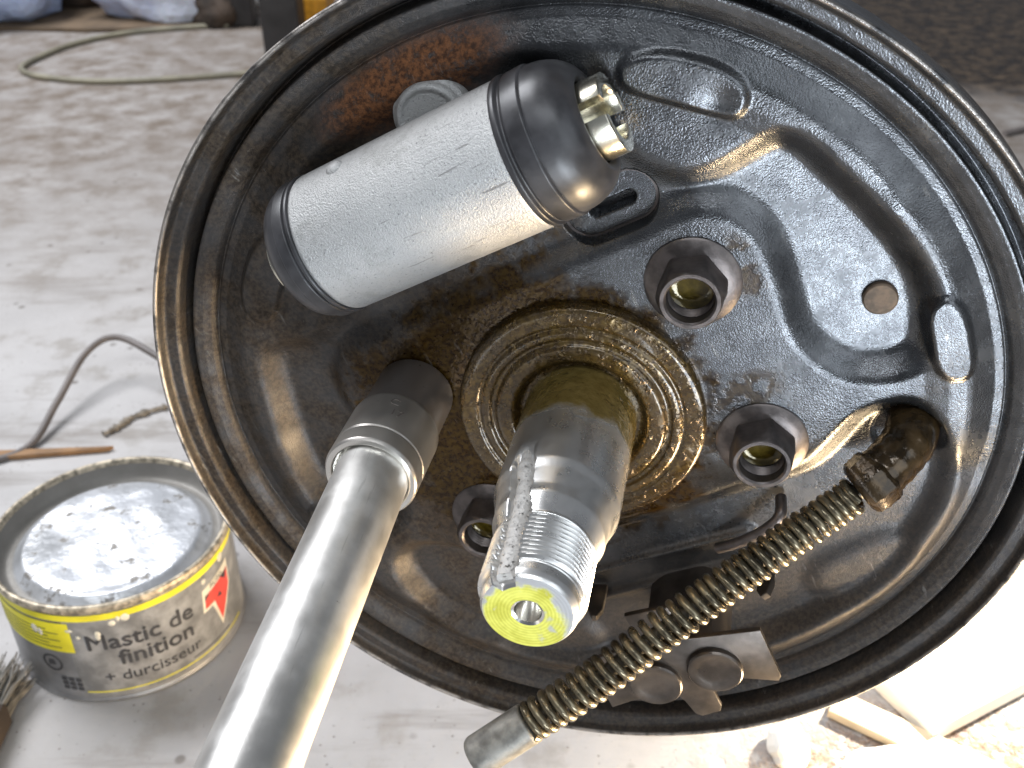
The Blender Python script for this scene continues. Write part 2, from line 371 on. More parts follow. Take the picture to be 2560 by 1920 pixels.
# ------------------------------------------------------------------ backing plate
def sdf(poly, x, y):
    p = chaikin(poly, 2); q = np.roll(p, -1, 0)
    d2 = np.full(x.shape, 1e9, np.float32); ins = np.zeros(x.shape, bool)
    for (ax, ay), (bx, by) in zip(p, q):
        ex, ey = bx - ax, by - ay; L = ex * ex + ey * ey + 1e-12
        wx = x - ax; wy = y - ay
        s = np.clip((wx * ex + wy * ey) / L, 0, 1)
        d2 = np.minimum(d2, (wx - s * ex) ** 2 + (wy - s * ey) ** 2)
        c = ((ay > y) != (by > y))
        if abs(ey) > 1e-9: ins ^= c & (x < ex * (y - ay) / ey + ax)
    d = np.sqrt(d2); return np.where(ins, d, -d)
BASIN = [(0, 39), (36, 39.3), (43.8, 40), (48.9, 38.9), (54, 35.5), (57.6, 29.8), (58.7, 22.2), (58, 13), (56.6, 3.8), (57.5, -3.4), (60.5, -9.2), (63.9, -13.0), (67.4, -14.6),
         (72.2, -16.2), (78.5, -15), (81.5, -9.7), (83.4, -2.9), (84, 3.4), (83.1, 10.8), (81.1, 18), (77.7, 27.7), (74, 36.3), (72.2, 41), (69.4, 44.6), (66, 45.2), (61.5, 44.6), (54.2, 43.6), (47.3, 44.8),
         (42.8, 47.9), (37.3, 55.5), (35, 66), (33, 78), (26, 84), (0, 86)]
LOWER = [(0, -37.5), (32, -36.2), (42, -36.3), (47.5, -35), (54.5, -30.5), (60.5, -26.2), (66, -25), (72.5, -26.2), (75.2, -32), (75.2, -40), (74, -49), (68.5, -58), (58, -68), (42, -78.5), (22, -85.5), (0, -87.5)]
UPPAD = [(46.0, 74.0), (53.0, 72.6), (60.9, 67.0), (65.6, 61.4), (66.6, 56.6), (63.1, 53.0), (59.2, 55.0), (53.1, 60.5), (46.4, 66.0), (43.6, 70.0)]
RPAD = [(85.6, -1.4), (88.6, -1.6), (90.3, -7.0), (88.9, -17.1), (86.9, -22.3), (82.8, -22.5), (80.2, -18.3), (81.2, -10.9), (82.4, -3.9)]
LPAD = [(34, -68), (44, -65), (56, -63), (60, -67), (55, -73), (44, -79), (35, -80), (31, -75)]
mir = lambda p: [(-a, b) for a, b in p]
def both(p):
    return [(a, b) for a, b in p[1:-1]] if False else p
def sst(d, w): t = np.clip(d / w + .5, 0, 1); return t * t * t * (t * (6 * t - 15) + 10)
def oval(cx, cy, L, r, n=10):
    o = []
    for i in range(n + 1): a = -math.pi / 2 + math.pi * i / n; o.append((cx + L / 2 + r * math.cos(a), cy + r * math.sin(a)))
    for i in range(n + 1): a = math.pi / 2 + math.pi * i / n; o.append((cx - L / 2 + r * math.cos(a), cy + r * math.sin(a)))
    return o
prof = [(0, .3), (80, .3), (85, 1.1), (88.6, 1.1), (90.0, .7), (94.8, -1.5), (96.8, -1.7), (97.2, -2.3), (97.6, -1.2), (98.4, -.2), (100.2, 1.0), (102.0, 1.6), (102.7, 1.6), (103.2, -1.4), (103.6, -2.8), (104.1, -2.8), (104.6, -.4),
        (105.1, 3.6), (105.9, 4.6), (108.3, 5.0), (108.8, 5.6), (109.3, 7.6), (109.7, 8), (111, 8)]
rs = np.arange(0, 111, .05); hs = np.interp(rs, [p[0] for p in prof], [p[1] for p in prof])
ker = np.exp(-np.linspace(-2, 2, 17) ** 2); ker /= ker.sum(); hs2 = np.convolve(np.pad(hs, 8, 'edge'), ker, 'valid')
WAVES = [(rng.uniform(.03, .08) * math.cos(a), rng.uniform(.03, .08) * math.sin(a), rng.uniform(0, 6.3)) for a in rng.uniform(0, 6.3, 14)]
def relief(x, y):
    r = np.hypot(x, y); h = np.interp(r, rs, hs2).astype(np.float32)
    def layer(poly, target, w, add=False):
        nonlocal h
        p = np.array(poly); m = (x > p[:, 0].min() - w) & (x < p[:, 0].max() + w) & (y > p[:, 1].min() - w) & (y < p[:, 1].max() + w)
        k = sst(sdf(poly, x[m], y[m]), w)
        tg = target(x[m], y[m]) if callable(target) else target
        h[m] = h[m] * (1 - k) + k * tg
    full = BASIN + mir(BASIN)[::-1][1:-1]
    layer(full, lambda u, v: -4.6 - .085 * np.clip(np.abs(u) - 70, -22, 16), 9.4)
    layer(LOWER + mir(LOWER)[::-1][1:-1], -4.8, 8.6)
    for s in (1, -1):
        k = (lambda p: p) if s > 0 else mir
        layer(k(UPPAD), 2.4, 2.5); layer(k(RPAD), 2.3, 2.3); layer(k(LPAD), -3.2, 8)
        # soft dents pressed between the pads
        for (cx, cy, rr, dz) in ((77, -47, 9, -1.2), (28, 60, 7, .8), (60, 58, 5, -.8), (84, 22, 5, .5)):
            h += dz * np.exp(-((x - s * cx) ** 2 + (y - cy) ** 2) / (rr * rr * .5))
    layer(oval(29, 45.3, 10, 6.4), -5.3, .7); layer(oval(29.2, 44.7, 8.6, 1.35), -10.5, .5)
    layer(oval(69, -36, 1, 7), -8.5, 3.0)
    fade = lambda u, a, b: sst(u - a, 4) * sst(b - u, 4)
    h += 2.0 * np.exp(-((y + 51.8) / .95) ** 2) * fade(x, -38, 24)
    h += -1.2 * sst(-(y + 53), 1.5) * sst((y + 61), 2.0) * fade(x, -36, 34)
    h += 1.1 * np.exp(-((y + 61.6) / 1.3) ** 2) * fade(x, -34, 30)
    am = np.clip((100 - r) / 10, .15, 1)
    for a, b, c in WAVES: h += .06 * np.sin(a * x + b * y + c) * am
    return h
def backing_disc(parent):
    rr = np.concatenate([np.arange(27, 90, .42), np.arange(90, 110.05, .16)]); n = 1500
    th_ = np.arange(n) * 2 * np.pi / n
    X = np.outer(rr, np.cos(th_)).ravel().astype(np.float32); Y = np.outer(rr, np.sin(th_)).ravel().astype(np.float32)
    H = relief(X, Y)
    wob = 1 + .0006 * np.sin(3 * th_ + 1) + .0004 * np.sin(7 * th_)
    ext = [(110.35, 7.75), (110.5, 7.2), (110.55, -3), (109.9, -3.2), (109.2, 3.0), (105, .5), (104, -5), (98, -5), (30, -12)]
    V = [np.c_[X, Y, H]]
    for r_, h_ in ext: V.append(np.c_[r_ * np.cos(th_) * wob, r_ * np.sin(th_) * wob, np.full(n, h_)])
    V = np.concatenate(V).astype(np.float32) * K; nr = len(rr) + len(ext)
    i = np.arange(n); j = (i + 1) % n; F = []
    for k in range(nr - 1): F.append(np.c_[k * n + i, (k + 1) * n + i, (k + 1) * n + j, k * n + j])
    F = np.concatenate(F).astype(np.int32)
    me = bpy.data.meshes.new('pressed_disc'); me.vertices.add(len(V)); me.vertices.foreach_set('co', V.ravel())
    me.loops.add(len(F) * 4); me.loops.foreach_set('vertex_index', F.ravel())
    me.polygons.add(len(F)); me.polygons.foreach_set('loop_start', np.arange(len(F), dtype=np.int32) * 4)
    me.polygons.foreach_set('use_smooth', np.ones(len(F), bool)); me.update(calc_edges=True); me.validate()
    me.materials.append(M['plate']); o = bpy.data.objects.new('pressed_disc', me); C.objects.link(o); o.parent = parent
    return o
bp = thing('backing_plate', 'large round black pressed-steel drum brake backing plate with grooved rim', 'brake plate', MP)
backing_disc(bp)
# pin head in the right recess and its twin
for s in (1, -1):
    b = MB(); b.add(*lathe([(0.01, -.9), (1.2, -.95), (3.2, -.75), (3.75, -.35), (3.85, .2)][::-1][::-1] and [(3.85, -1), (3.85, .3), (3.5, .65), (1.5, .75), (0.01, .72)], 40), Matrix.Translation((s * 74.6, .6, -4.3)))
    b.build('pin_head', M['pin'], bp)
# plug rim round the slot
ring = MB(); o1 = oval(29, 45.3, 10, 6.3, 14); o2 = oval(29, 45.3, 10, 5.7, 14); n_ = len(o1)
vv = [(a, b, z) for (pl, z) in ((o1, -5.4), (o1, -4.6), (o2, -4.6), (o2, -5.4)) for a, b in pl]
ring.add(vv, [(k * n_ + i, k * n_ + (i + 1) % n_, (k + 1) * n_ + (i + 1) % n_, (k + 1) * n_ + i) for k in range(3) for i in range(n_)]); ring.build('slot_plug', M['bolt'], bp)
# anchor block and its riveted retaining plate
b = MB(); b.add(*prism(chaikin([(-9, -60), (9, -60), (11, -66), (9, -76), (-9, -76), (-11, -66)], 1).tolist(), -5, 20.6)); b.build('anchor_block', M['retainer'], bp)
RET = [(22.2, -62.0), (21.3, -78.4), (20.2, -79.8), (12.0, -76.6), (2.9, -78.6), (2.7, -84.8), (1.6, -86.4), (-3.6, -86.9), (-5.0, -85.6), (-5.8, -80.4), (-7.2, -77.0), (-18.6, -76.6), (-25.8, -77.6), (-25.6, -73.5), (-25.0, -60.0),
       (-8.6, -57.8), (-8.2, -47.8), (3.4, -48.2), (4.4, -59.8)]
b = MB(); b.add(*prism(RET, 20.8, 22.4, .25)); rp = b.build('retaining_plate', M['retainer'], bp, 30)
for (rx, ry) in ((6.6, -71.0), (-10.2, -71.4)):
    b = MB(); b.add(*lathe([(7.0, -.2), (7.05, 1.3), (6.7, 1.75), (6.0, 1.85), (4.6, 1.35), (3.0, 1.2), (.01, 1.2)], 56), Matrix.Translation((rx, ry, 22.4))); b.build('rivet_head', M['retainer'], rp)
for (lx, ly, w_, a_) in ((22.6, -64.5, 5.0, 22), (-24.2, -58.4, 4.2, -18)):
    b = MB(); pl = [(-w_ / 2, 0), (w_ / 2, 0), (w_ / 2, 10), (w_ / 2 - 1.5, 13), (-w_ / 2 + 1.5, 13), (-w_ / 2, 10)]
    Mx = Matrix.Translation((lx, ly, -5)) @ Matrix.Rotation(R(a_), 4, 'Z') @ Matrix.Rotation(R(90), 4, 'X')
    b.add(*prism(pl, -.9, .9, .2), Mx); b.build('guide_lug', M['retainer'], bp)
b = MB(); b.add(*sweep(spline([(14, -52.6, -1), (21, -51, 1), (28, -48.4, 2.4), (32.5, -46.2, 2.6), (34.4, -44.6, 1.2), (34.8, -43.4, -3)], 8), 1.5, 12)); b.build('wire_hook', M['bolt'], bp)

# ------------------------------------------------------------------ stub axle with hub collar
ax = thing('stub_axle', 'machined steel stub axle with threaded yellow-painted end, projecting from oily round collar', 'axle', MP)
hub = [(30.6, -9), (30.9, 2.2), (30.4, 3.6), (29.4, 4.0), (26.2, 4.1), (25.7, 3.6), (25.2, 3.6), (24.6, 4.1), (23.0, 4.3), (22.5, 3.5), (21.9, 3.3), (21.2, 3.6), (20.6, 4.4), (19.6, 4.6), (17.2, 4.5), (16.4, 3.8), (15.8, 2.2), (15.0, 1.4), (13.6, 1.5)]
b = MB(); b.add(*lathe(rounded(hub, .5, 2), 160)); b.build('hub_collar', M['oily'], ax, 40)
b = MB(); b.add(*lathe([(25, -9), (25, -34), (18, -40), (18, -95), (0.01, -95)], 64)); b.build('axle_tube', M['bolt'], ax, 40)
def axle_shaft():
    zz = np.concatenate([np.arange(1, 52, .5), np.arange(52, 69, .11), np.arange(69, 71.01, .25)]); n = 220
    pr = [(0, 14.0), (38.6, 14.0), (39.2, 13.85), (41.0, 13.2), (45.6, 12.25), (48, 12.2), (48.6, 12.0), (52.4, 10.5), (52.8, 10.45), (53.2, 10.6), (66.6, 10.6), (67.2, 9.95), (69.4, 9.9), (70.4, 9.5), (71, 9.0)]
    th_ = np.arange(n) * 2 * np.pi / n; V = []
    kw = R(94)
    for z in zz:
        r0 = np.interp(z, [p[0] for p in pr], [p[1] for p in pr]); r = np.full(n, r0)
        env = np.clip((z - 52.6) / 1.2, 0, 1) * np.clip((67.0 - z) / .6, 0, 1)
        ph = ((z / 1.32 - th_ / (2 * np.pi)) % 1.0); r += env * .5 * (2 * np.abs(2 * ph - 1) - 1)
        dth = (th_ - kw + np.pi) % (2 * np.pi) - np.pi; half = 2.9 + .3 * math.sin(z * .5)
        k = np.clip((half - np.abs(dth) * r0) / .5, 0, 1) * np.clip((z - 30 - np.abs(dth) * r0 * .9) / 5, 0, 1)
        r = r * (1 - k) + k * (r0 - 2.3 * min(1, max(0, (z - 30) / 12)) * np.cos(dth))
        V.append(np.c_[r * np.cos(th_), r * np.sin(th_), np.full(n, z)])
    V = np.concatenate(V); m = len(zz); i = np.arange(n); j = (i + 1) % n
    F = np.concatenate([np.c_[k * n + i, k * n + j, (k + 1) * n + j, (k + 1) * n + i] for k in range(m - 1)])
    return meshobj('shaft', V * K, F, M['axle'], ax, 60), V[-n:]
sh, endring = axle_shaft()
# end face with centre-drill hole
n = len(endring); rings = [endring]
for r_, z_ in ((8.3, 71.05), (5.5, 71.05), (3.3, 71.05), (2.75, 70.7), (2.5, 68.5), (1.6, 66.5), (.02, 65.8)):
    a = np.arctan2(endring[:, 1], endring[:, 0]); q = np.c_[r_ * np.cos(a), r_ * np.sin(a), np.full(n, z_)]
    if r_ > 8: 
        er = np.hypot(endring[:, 0], endring[:, 1]); rr_ = np.minimum(r_, er - .1); q = np.c_[rr_ * np.cos(a), rr_ * np.sin(a), np.full(n, z_)]
    rings.append(q)
V = np.concatenate(rings); i = np.arange(n); j = (i + 1) % n
FQ = lambda a, b_: np.concatenate([np.c_[k * n + i, k * n + j, (k + 1) * n + j, (k + 1) * n + i] for k in range(a, b_)])
meshobj('end_face', V * K, FQ(0, 3), M['paint'], ax, 30); meshobj('centre_hole', V * K, FQ(3, len(rings) - 1), M['bright'], ax, 30)
# metal paste filling the keyway
path = []; rad = []
for k in range(60):
    z = 31 + k * .655; a = R(94 + 1.6 * math.sin(k * .22)); r_ = np.interp(z, [31, 39, 46, 53, 66, 71], [13.0, 11.8, 10.3, 8.9, 8.8, 7.8]) - .1
    path.append((r_ * math.cos(a), r_ * math.sin(a), z)); rad.append(min(2.1, .6 + k * .12) * (1 + .10 * math.sin(k * .9) * math.sin(k * .37 + 1) + random.uniform(-.04, .04)))
b = MB(); b.add(*sweep(path, rad, 12)); b.build('keyway_paste', M['grease'], ax, 60)

# ------------------------------------------------------------------ hollow flange bolts
def flange_bolt(u, v, rot, label):
    t = thing('flange_bolt', label, 'bolt', MP @ Matrix.Translation((u * K, v * K, -.6 * K)), 'bolts round the hub collar')
    b = MB(); b.add(*lathe([(10.6, -1), (11.0, .2), (11.0, 1.3), (10.6, 1.7), (7.6, 2.6), (5.0, 2.7)], 72)); b.build('flange', M['bolt'], t, 35)
    # hexagon with rounded corners that turns round towards the open end
    vv = []; nn = 72; af = 7.1
    prof_ = [(2.2, 1.0), (7.6, 1.0), (9.6, .5), (10.4, .0), (10.8, -.35)]
    rows = []
    for z, hx in prof_:
        for i in range(nn):
            a = 2 * math.pi * i / nn; aa = (a - rot + math.pi / 6) % (math.pi / 3) - math.pi / 6
            rh = min(af / math.cos(aa), af * 1.12); rr_ = rh * max(hx, 0) + (1 - max(hx, 0)) * 6.9
            if hx < 0: rr_ = 6.6
            vv.append((rr_ * math.cos(a), rr_ * math.sin(a), z))
    for rr_, z in ((5.8, 10.8), (5.4, 10.3), (5.3, 1.0)):
        for i in range(nn): a = 2 * math.pi * i / nn; vv.append((rr_ * math.cos(a), rr_ * math.sin(a), z))
    ff = [(k * nn + i, k * nn + (i + 1) % nn, (k + 1) * nn + (i + 1) % nn, (k + 1) * nn + i) for k in range(7) for i in range(nn)]
    b = MB(); b.add(vv, ff); b.build('hexagon_head', M['bolt'], t, 28)
    b = MB(); b.add(*lathe([(5.25, 3.9), (4.6, 3.4), (3.0, 3.2), (.01, 3.5)], 40)); b.build('oil_pool', M['oilpool'], t, 80)
    b = MB()
    for k in range(4): b.add(*lathe([(5.22, 4.4 + k * .85), (4.9, 4.8 + k * .85), (5.22, 5.2 + k * .85)], 40))
    b.build('inner_thread', M['bolt'], t, 30)
    return t
flange_bolt(39.3, 22.3, .25, 'dark hollow hexagon flange bolt filled with oil, near the slotted oval plug')
flange_bolt(37.6, -23.6, .42, 'dark hollow hexagon flange bolt filled with oil, beside the brake cable ferrule')
flange_bolt(-38.8, -21.8, .1, 'dark hollow flange bolt half hidden behind the threaded axle end')

# ------------------------------------------------------------------ wheel cylinder (lies along the u axis)
wc = thing('wheel_cylinder', 'bare cast-aluminium wheel cylinder with black rubber boots at both ends', 'brake cylinder', MP @ Matrix.Translation((-2 * K, 67.4 * K, 12 * K)))
MU = Matrix.Rotation(R(90), 4, 'Y')                                   # lathe z -> +u
b = MB(); b.add(*lathe(rounded([(13, -25.4), (15.6, -25.4), (16.0, -24.6), (16.0, 24.8), (15.7, 25.5), (13, 25.5)], .3), 128), MU)
b.build('body', M['alu'], wc, 35)
b = MB()
b.add(*lathe(rounded([(0.01, 4.6), (5.8, 4.6), (6.4, 5.2), (7.2, 5.3), (7.8, 4.6), (8.0, 3.6), (8.9, 3.0), (9.2, 1.5), (9.3, -3)], .4), 72), Matrix.Translation((5.4, 13.2, -15.0)))
b.build('inlet_boss', M['alu'], wc, 40)
b = MB(); b.add(*lathe([(.01, 1.0), (1.2, .9), (2.0, .3), (2.3, -.6)], 24), Matrix.Translation((-13.0, 15.3, 4.2)) @ Matrix.Rotation(R(-76), 4, 'X')); b.build('casting_pip', M['alu'], wc, 60)
bootp = rounded([(14.6, 25.2), (16.15, 25.2), (16.35, 25.8), (16.35, 26.6), (15.7, 26.9), (15.5, 27.3), (16.1, 27.8), (16.2, 31.6), (15.95, 31.9), (15.7, 32.0), (15.75, 32.3), (15.4, 35.0), (14.3, 37.8), (12.4, 40.1), (10.4, 41.2), (9.3, 41.0), (8.6, 40.0)], 1.2, 5)
for s in (1, -1):
    Mx = MU if s > 0 else Matrix.Rotation(R(-90), 4, 'Y')
    if s < 0: Mx = Mx @ Matrix.Translation((0, 0, 25.4 * .36)) @ Matrix.Diagonal((1, 1, .64, 1))
    b = MB(); b.add(*lathe(bootp, 112), Mx); bo = b.build('rubber_boot', M['rubber'], wc, 50)
    b = MB(); b.add(*lathe([(15.55, 31.95), (15.78, 32.05), (15.6, 32.25)], 96), Mx); b.build('boot_seam', M['rubber'], bo)
    # piston end with a cross slot: base disc and two cheeks
    b = MB(); b.add(*lathe([(8.3, 38), (8.3, 40.6), (.01, 40.6)], 64), Mx); po = b.build('piston', M['piston'], wc, 25)
    for q in (R(60), R(240)):
        aa = np.linspace(q - R(76), q + R(76), 30)
        arc = [(8.3 * math.cos(a), 8.3 * math.sin(a)) for a in aa] + [(5.6 * math.cos(a), 5.6 * math.sin(a)) for a in aa[::-1]]
        b = MB(); b.add(*prism(arc, 40.3, 45.2, .25), Mx); b.build('piston_cheek', M['piston'], po, 30)

# ------------------------------------------------------------------ handbrake cable
hc = thing('brake_cable', 'oily brake cable end with long coil spring hanging across the plate', 'cable', MP)
FER = [(71.5, -34.0, -7), (69.6, -34.5, 0), (66.5, -35.1, 4.2), (62.8, -35.8, 7.4), (59.4, -36.5, 9.4)]
b = MB(); b.add(*sweep(spline(FER, 6), [6.1 + .12 * math.sin(i * 1.7) for i in range(25)], 14)); o = b.build('ferrule', M['oilydark'], hc, 50)
b = MB(); b.add(*sweep(spline([(62.0, -36.0, 7.9), (58.5, -36.8, 9.9), (55.6, -37.4, 11.0)], 4), [6.2, 6.9, 7.1, 6.9, 7.1, 6.8, 6.9, 6.2, 5.0], 8, True)); b.build('clamp_nut', M['oilydark'], hc, 40)
SP = spline([(56, -37.4, 10.9), (49.7, -39.2, 12.6), (30.4, -41.4, 21.5), (2.6, -46.0, 33.5), (-14.8, -49.0, 41.5), (-31.0, -50.8, 48.0), (-41.0, -52.0, 52.0)], 30)
L = [0]
for a, c in zip(SP, SP[1:]): L.append(L[-1] + (c - a).length)
b = MB(); b.add(*sweep(SP, 1.9, 10)); b.build('cable_core', M['wirecore'], hc, 60)
Ls = np.array(L); tot = L[-1]; endl = tot - 9.5; PTS = np.array([tuple(p) for p in SP])
def at(l): return Vector([np.interp(l, Ls, PTS[:, k]) for k in range(3)])
hel = []; l = 1.0; ang = 0.0; seg = 22
ref = Vector((0, 0, 1))
while l < endl:
    T = (at(min(l + 1, tot)) - at(max(l - 1, 0))).normalized(); A = (ref - T * ref.dot(T)).normalized(); Bv = T.cross(A)
    f_ = l / endl; pit = 2.25 + .55 * min(1, f_ * 1.9); rad_ = 3.5 + .75 * min(1, f_ * 1.4)
    if f_ > .96 or f_ < .05: pit = 2.12
    hel.append(at(l) + (A * math.cos(ang) + Bv * math.sin(ang)) * (rad_ + .08 * math.sin(l * .9)))
    ang += 2 * math.pi / seg; l += pit * (1 + .10 * math.sin(l * .55) + .07 * math.sin(l * 1.3 + 1)) / seg
b = MB(); b.add(*sweep(hel, 1.06, 8)); b.build('coil_spring', M['spring'], hc, 80)
p1 = at(endl - .5); d1 = (at(tot) - at(tot - 4)).normalized()
b = MB(); b.add(*lathe(rounded([(.01, 0), (4.9, 0), (5.2, .6), (5.2, 15.5), (4.6, 16.6), (2.9, 16.9), (2.6, 16.2), (.01, 16.0)], .4), 40), frame_to(p1, d1)); b.build('end_nipple', M['nipple'], hc, 40)

# ------------------------------------------------------------------ socket and extension bar
sk = thing('wrench_socket', 'dark steel wrench socket pushed over a bolt left of the hub collar', 'socket', MP @ Matrix.Translation((-37.7 * K, 20.8 * K, 0)))
b = MB(); b.add(*lathe(rounded([(8.4, .6), (9.7, .6), (10.0, 1.0), (10.0, 16.5), (10.1, 17.2)], .3), 80)); b.build('socket_mouth', M['socketdark'], sk, 40)
b = MB(); b.add(*lathe(rounded([(10.1, 17.2), (10.9, 18.2), (11.0, 19), (11.0, 31.3), (10.75, 31.6), (10.75, 32.0), (11.0, 32.3)], .2), 80)); b.build('socket_body', M['socket'], sk, 40)
b = MB(); b.add(*lathe(rounded([(11.0, 32.3), (11.0, 36.6), (10.5, 37.3)], .3), 80)); b.build('drive_collar', M['socket'], sk, 40)
b = MB(); b.add(*lathe(rounded([(10.5, 37.3), (9.4, 37.5), (9.0, 37.0), (8.9, 30), (.01, 29.5)], .3), 80)); b.build('polished_lip', M['bright'], sk, 40)
def textmesh(body, size, extr=0.0, align='CENTER', bold=0.0):
    cu = bpy.data.curves.new('print', 'FONT'); cu.body = body; cu.size = size; cu.align_x = align; cu.extrude = extr; cu.offset = bold; cu.resolution_u = 3
    o = bpy.data.objects.new('print', cu); C.objects.link(o); bpy.context.view_layer.update()
    me = o.evaluated_get(bpy.context.evaluated_depsgraph_get()).to_mesh()
    v = [tuple(p.co) for p in me.vertices]; f = [list(p.vertices) for p in me.polygons]
    o.to_mesh_clear(); bpy.data.objects.remove(o); bpy.data.curves.remove(cu); return v, f
def wrap(v, f, rad, phi, z0, name, m, parent, flip=1):
    """bend flat x/y print round a vertical cylinder: x -> angle, y -> height"""
    out = [((rad + p[2]) * math.cos(phi + p[0] / rad), (rad + p[2]) * math.sin(phi + p[0] / rad), z0 + p[1]) for p in v]
    return meshobj(name, np.array(out) * K, f, m, parent, 0)
# stamped size mark on the socket, reading round it
for tx, dx, z in (('C', 0, 20.6), ('17', -1.6, 24.6)):
    v_, f_ = textmesh(tx, 3.4, .06); v_ = [(-x, -y, zz) for x, y, zz in v_]
    wrap(v_, f_, 11.03, R(52) + dx / 11, z + 2, 'stamped_mark', M['socketdark'], sk)
BA = Vector((-37.0, 21.2, 34)); BD = (Vector((-36.2, 17.1, 98)) - BA).normalized()
eb = thing('extension_bar', 'smooth satin-chrome round extension bar plugged into the wrench socket', 'bar', MP @ frame_to(BA * K, BD))
b = MB(); b.add(*lathe(rounded([(5.5, -3.5), (5.5, -1), (8.0, 0.2), (8.45, 1.4), (8.45, 112), (8.1, 113), (5, 113.4)], .5), 96)); b.build('bar', M['chrome'], eb, 40)
b = MB(); b.add(*box(0, 0, 118, 9, 9, 12)); bevel(b.build('square_drive', M['chrome'], eb, 30), .6)

# ------------------------------------------------------------------ putty can
CANP = Vector((-0.1706, 0.3353, 0)); RC = 49.0; HC = 54.5
can = thing('putty_can', 'squat grey tin of body filler with yellow band and silver lid, standing on the floor', 'can', Matrix.Translation(CANP))
PHI = math.atan2(-0.3353, 0.1706)
b = MB(); b.add(*lathe(rounded([(.01, .8), (45, .8), (47.6, 0), (48.9, .9), (48.9, 2.0), (48.2, 2.6), (48.2, 49.6), (48.0, 50.4)], .4), 128)); b.build('can_body', M['tin'], can, 40)
b = MB(); b.add(*lathe(rounded([(48.0, 50.2), (49.4, 50.8), (49.8, 52.6), (49.4, 54.2), (48.2, 54.6), (47.2, 54.0), (46.4, 51)], .6), 128)); b.build('can_rim', M['tinrim'], can, 60)
nr_, nt_ = 60, 160; V = []; 
for k in range(nr_):
    r_ = 46.6 * k / (nr_ - 1) + .01
    z0 = np.interp(r_, [0, 30, 36.5, 38.5, 41, 43.5, 45.5, 46.6], [49.4, 49.4, 49.0, 47.2, 45.2, 45.0, 46.6, 52.2])
    for i in range(nt_):
        a = 2 * math.pi * i / nt_; x, y = r_ * math.cos(a), r_ * math.sin(a)
        w = .5 * math.sin(.05 * x + .09 * y) + .35 * math.sin(-.13 * x + .06 * y + 1) + .25 * abs(math.sin(.07 * x - .12 * y + 2 + .8 * math.sin(.1 * y))) + .12 * math.sin(.33 * x + .21 * y)
        V.append((x, y, z0 + w * min(1, max(0, (40 - r_) / 8))))
F = [(k * nt_ + i, k * nt_ + (i + 1) % nt_, (k + 1) * nt_ + (i + 1) % nt_, (k + 1) * nt_ + i) for k in range(nr_ - 1) for i in range(nt_)]
meshobj('lid', np.array(V) * K, F, M['foil'], can, 80)
def patch(name, x0, x1, z0, z1, m, parent=can, rad=48.35, n=24, poly=None):
    if poly is None:
        v = []; f = []
        for i in range(n + 1):
            a = PHI + (x0 + (x1 - x0) * i / n) / 48.2
            for z in (z0, z1): v.append((rad * math.cos(a), rad * math.sin(a), z))
        f = [(2 * i, 2 * i + 2, 2 * i + 3, 2 * i + 1) for i in range(n)]
    else:
        xs_ = sorted(set([p[0] for p in poly] + list(np.arange(min(p[0] for p in poly), max(p[0] for p in poly), .8)))); v = []; f = []
        for x in xs_:
            zs_ = []
            for (xa, za), (xb, zb) in zip(poly, poly[1:] + poly[:1]):
                if min(xa, xb) - 1e-6 <= x <= max(xa, xb) + 1e-6: zs_ += [za, zb] if abs(xa - xb) < 1e-6 else [za + (zb - za) * (x - xa) / (xb - xa)]
            a = PHI + x / 48.2
            for z in (min(zs_), max(zs_)): v.append((rad * math.cos(a), rad * math.sin(a), z))
        f = [(2 * i, 2 * i + 2, 2 * i + 3, 2 * i + 1) for i in range(len(xs_) - 1)]
    return meshobj(name, np.array(v) * K, [list(q) for q in f], m, parent, 0)
lab = patch('paper_label', -28, 62, 4, 46.4, M['label'], rad=48.32, n=48)
patch('yellow_band', -150, 149, 46.2, 49.4, M['yellow'], rad=48.42, n=140)
yp = patch('yellow_panel', -76, -26, 29, 45.0, M['yellow'], rad=48.44, n=30)
for k in range(6):
    patch('small_print', -68, -31 - 5 * (k % 2), 31.2 + k * 1.9, 31.7 + k * 1.9, M['ink'], yp, 48.5, 20)
def ctext(body, size, x, z, m, bold=0.0, rad=48.5, parent=lab):
    v_, f_ = textmesh(body, size, 0.0, 'CENTER'); v2 = []; f2 = []
    for k, (dx, dz) in enumerate(((0, 0), (bold, 0), (-bold, 0), (0, bold), (0, -bold)) if bold else ((0, 0),)):
        b0 = len(v2); v2 += [(p[0] + dx, p[1] + dz, .012 * k) for p in v_]; f2 += [[q + b0 for q in f] for f in f_]
    return wrap(v2, f2, rad, PHI + x / 48.2, z, 'lettering', m, parent)
ctext('Mastic de', 11.4, 0.6, 30.5, M['ink'], .24); ctext('finition', 11.2, 5.6, 21.0, M['ink'], .24); ctext('+ durcisseur', 8.0, 2.6, 12.2, M['ink'], .06)
ctext('poids net', 2.4, 22, 9.0, M['ink']) if False else None
patch('fine_print', 18, 40, 8.4, 9.0, M['ink'], lab, 48.5, 16); patch('yellow_rule', -26, 50, 6.2, 6.8, M['yellow'], lab, 48.5, 30)
# round recycling mark and code block on the bare side
for rr_ in (4.6,):
    v_, f_ = lathe([(4.6, 0), (3.7, 0)], 40); wrap([(x, y, 0) for x, y, z in v_], f_, 48.5, PHI - 38 / 48.2, 21.5, 'round_mark', M['ink'], can)
patch('round_mark_arrow', 0, 0, 0, 0, M['ink'], can, 48.52, poly=[(-40, 20), (-36.5, 20.5), (-37, 23.5), (-39.5, 23)])
for k in range(9): patch('code_dot', -36 + (k % 3) * 3.2, -33.6 + (k % 3) * 3.2, 7 + (k // 3) * 2.6, 8.9 + (k // 3) * 2.6, M['ink'], can, 48.5, 3)
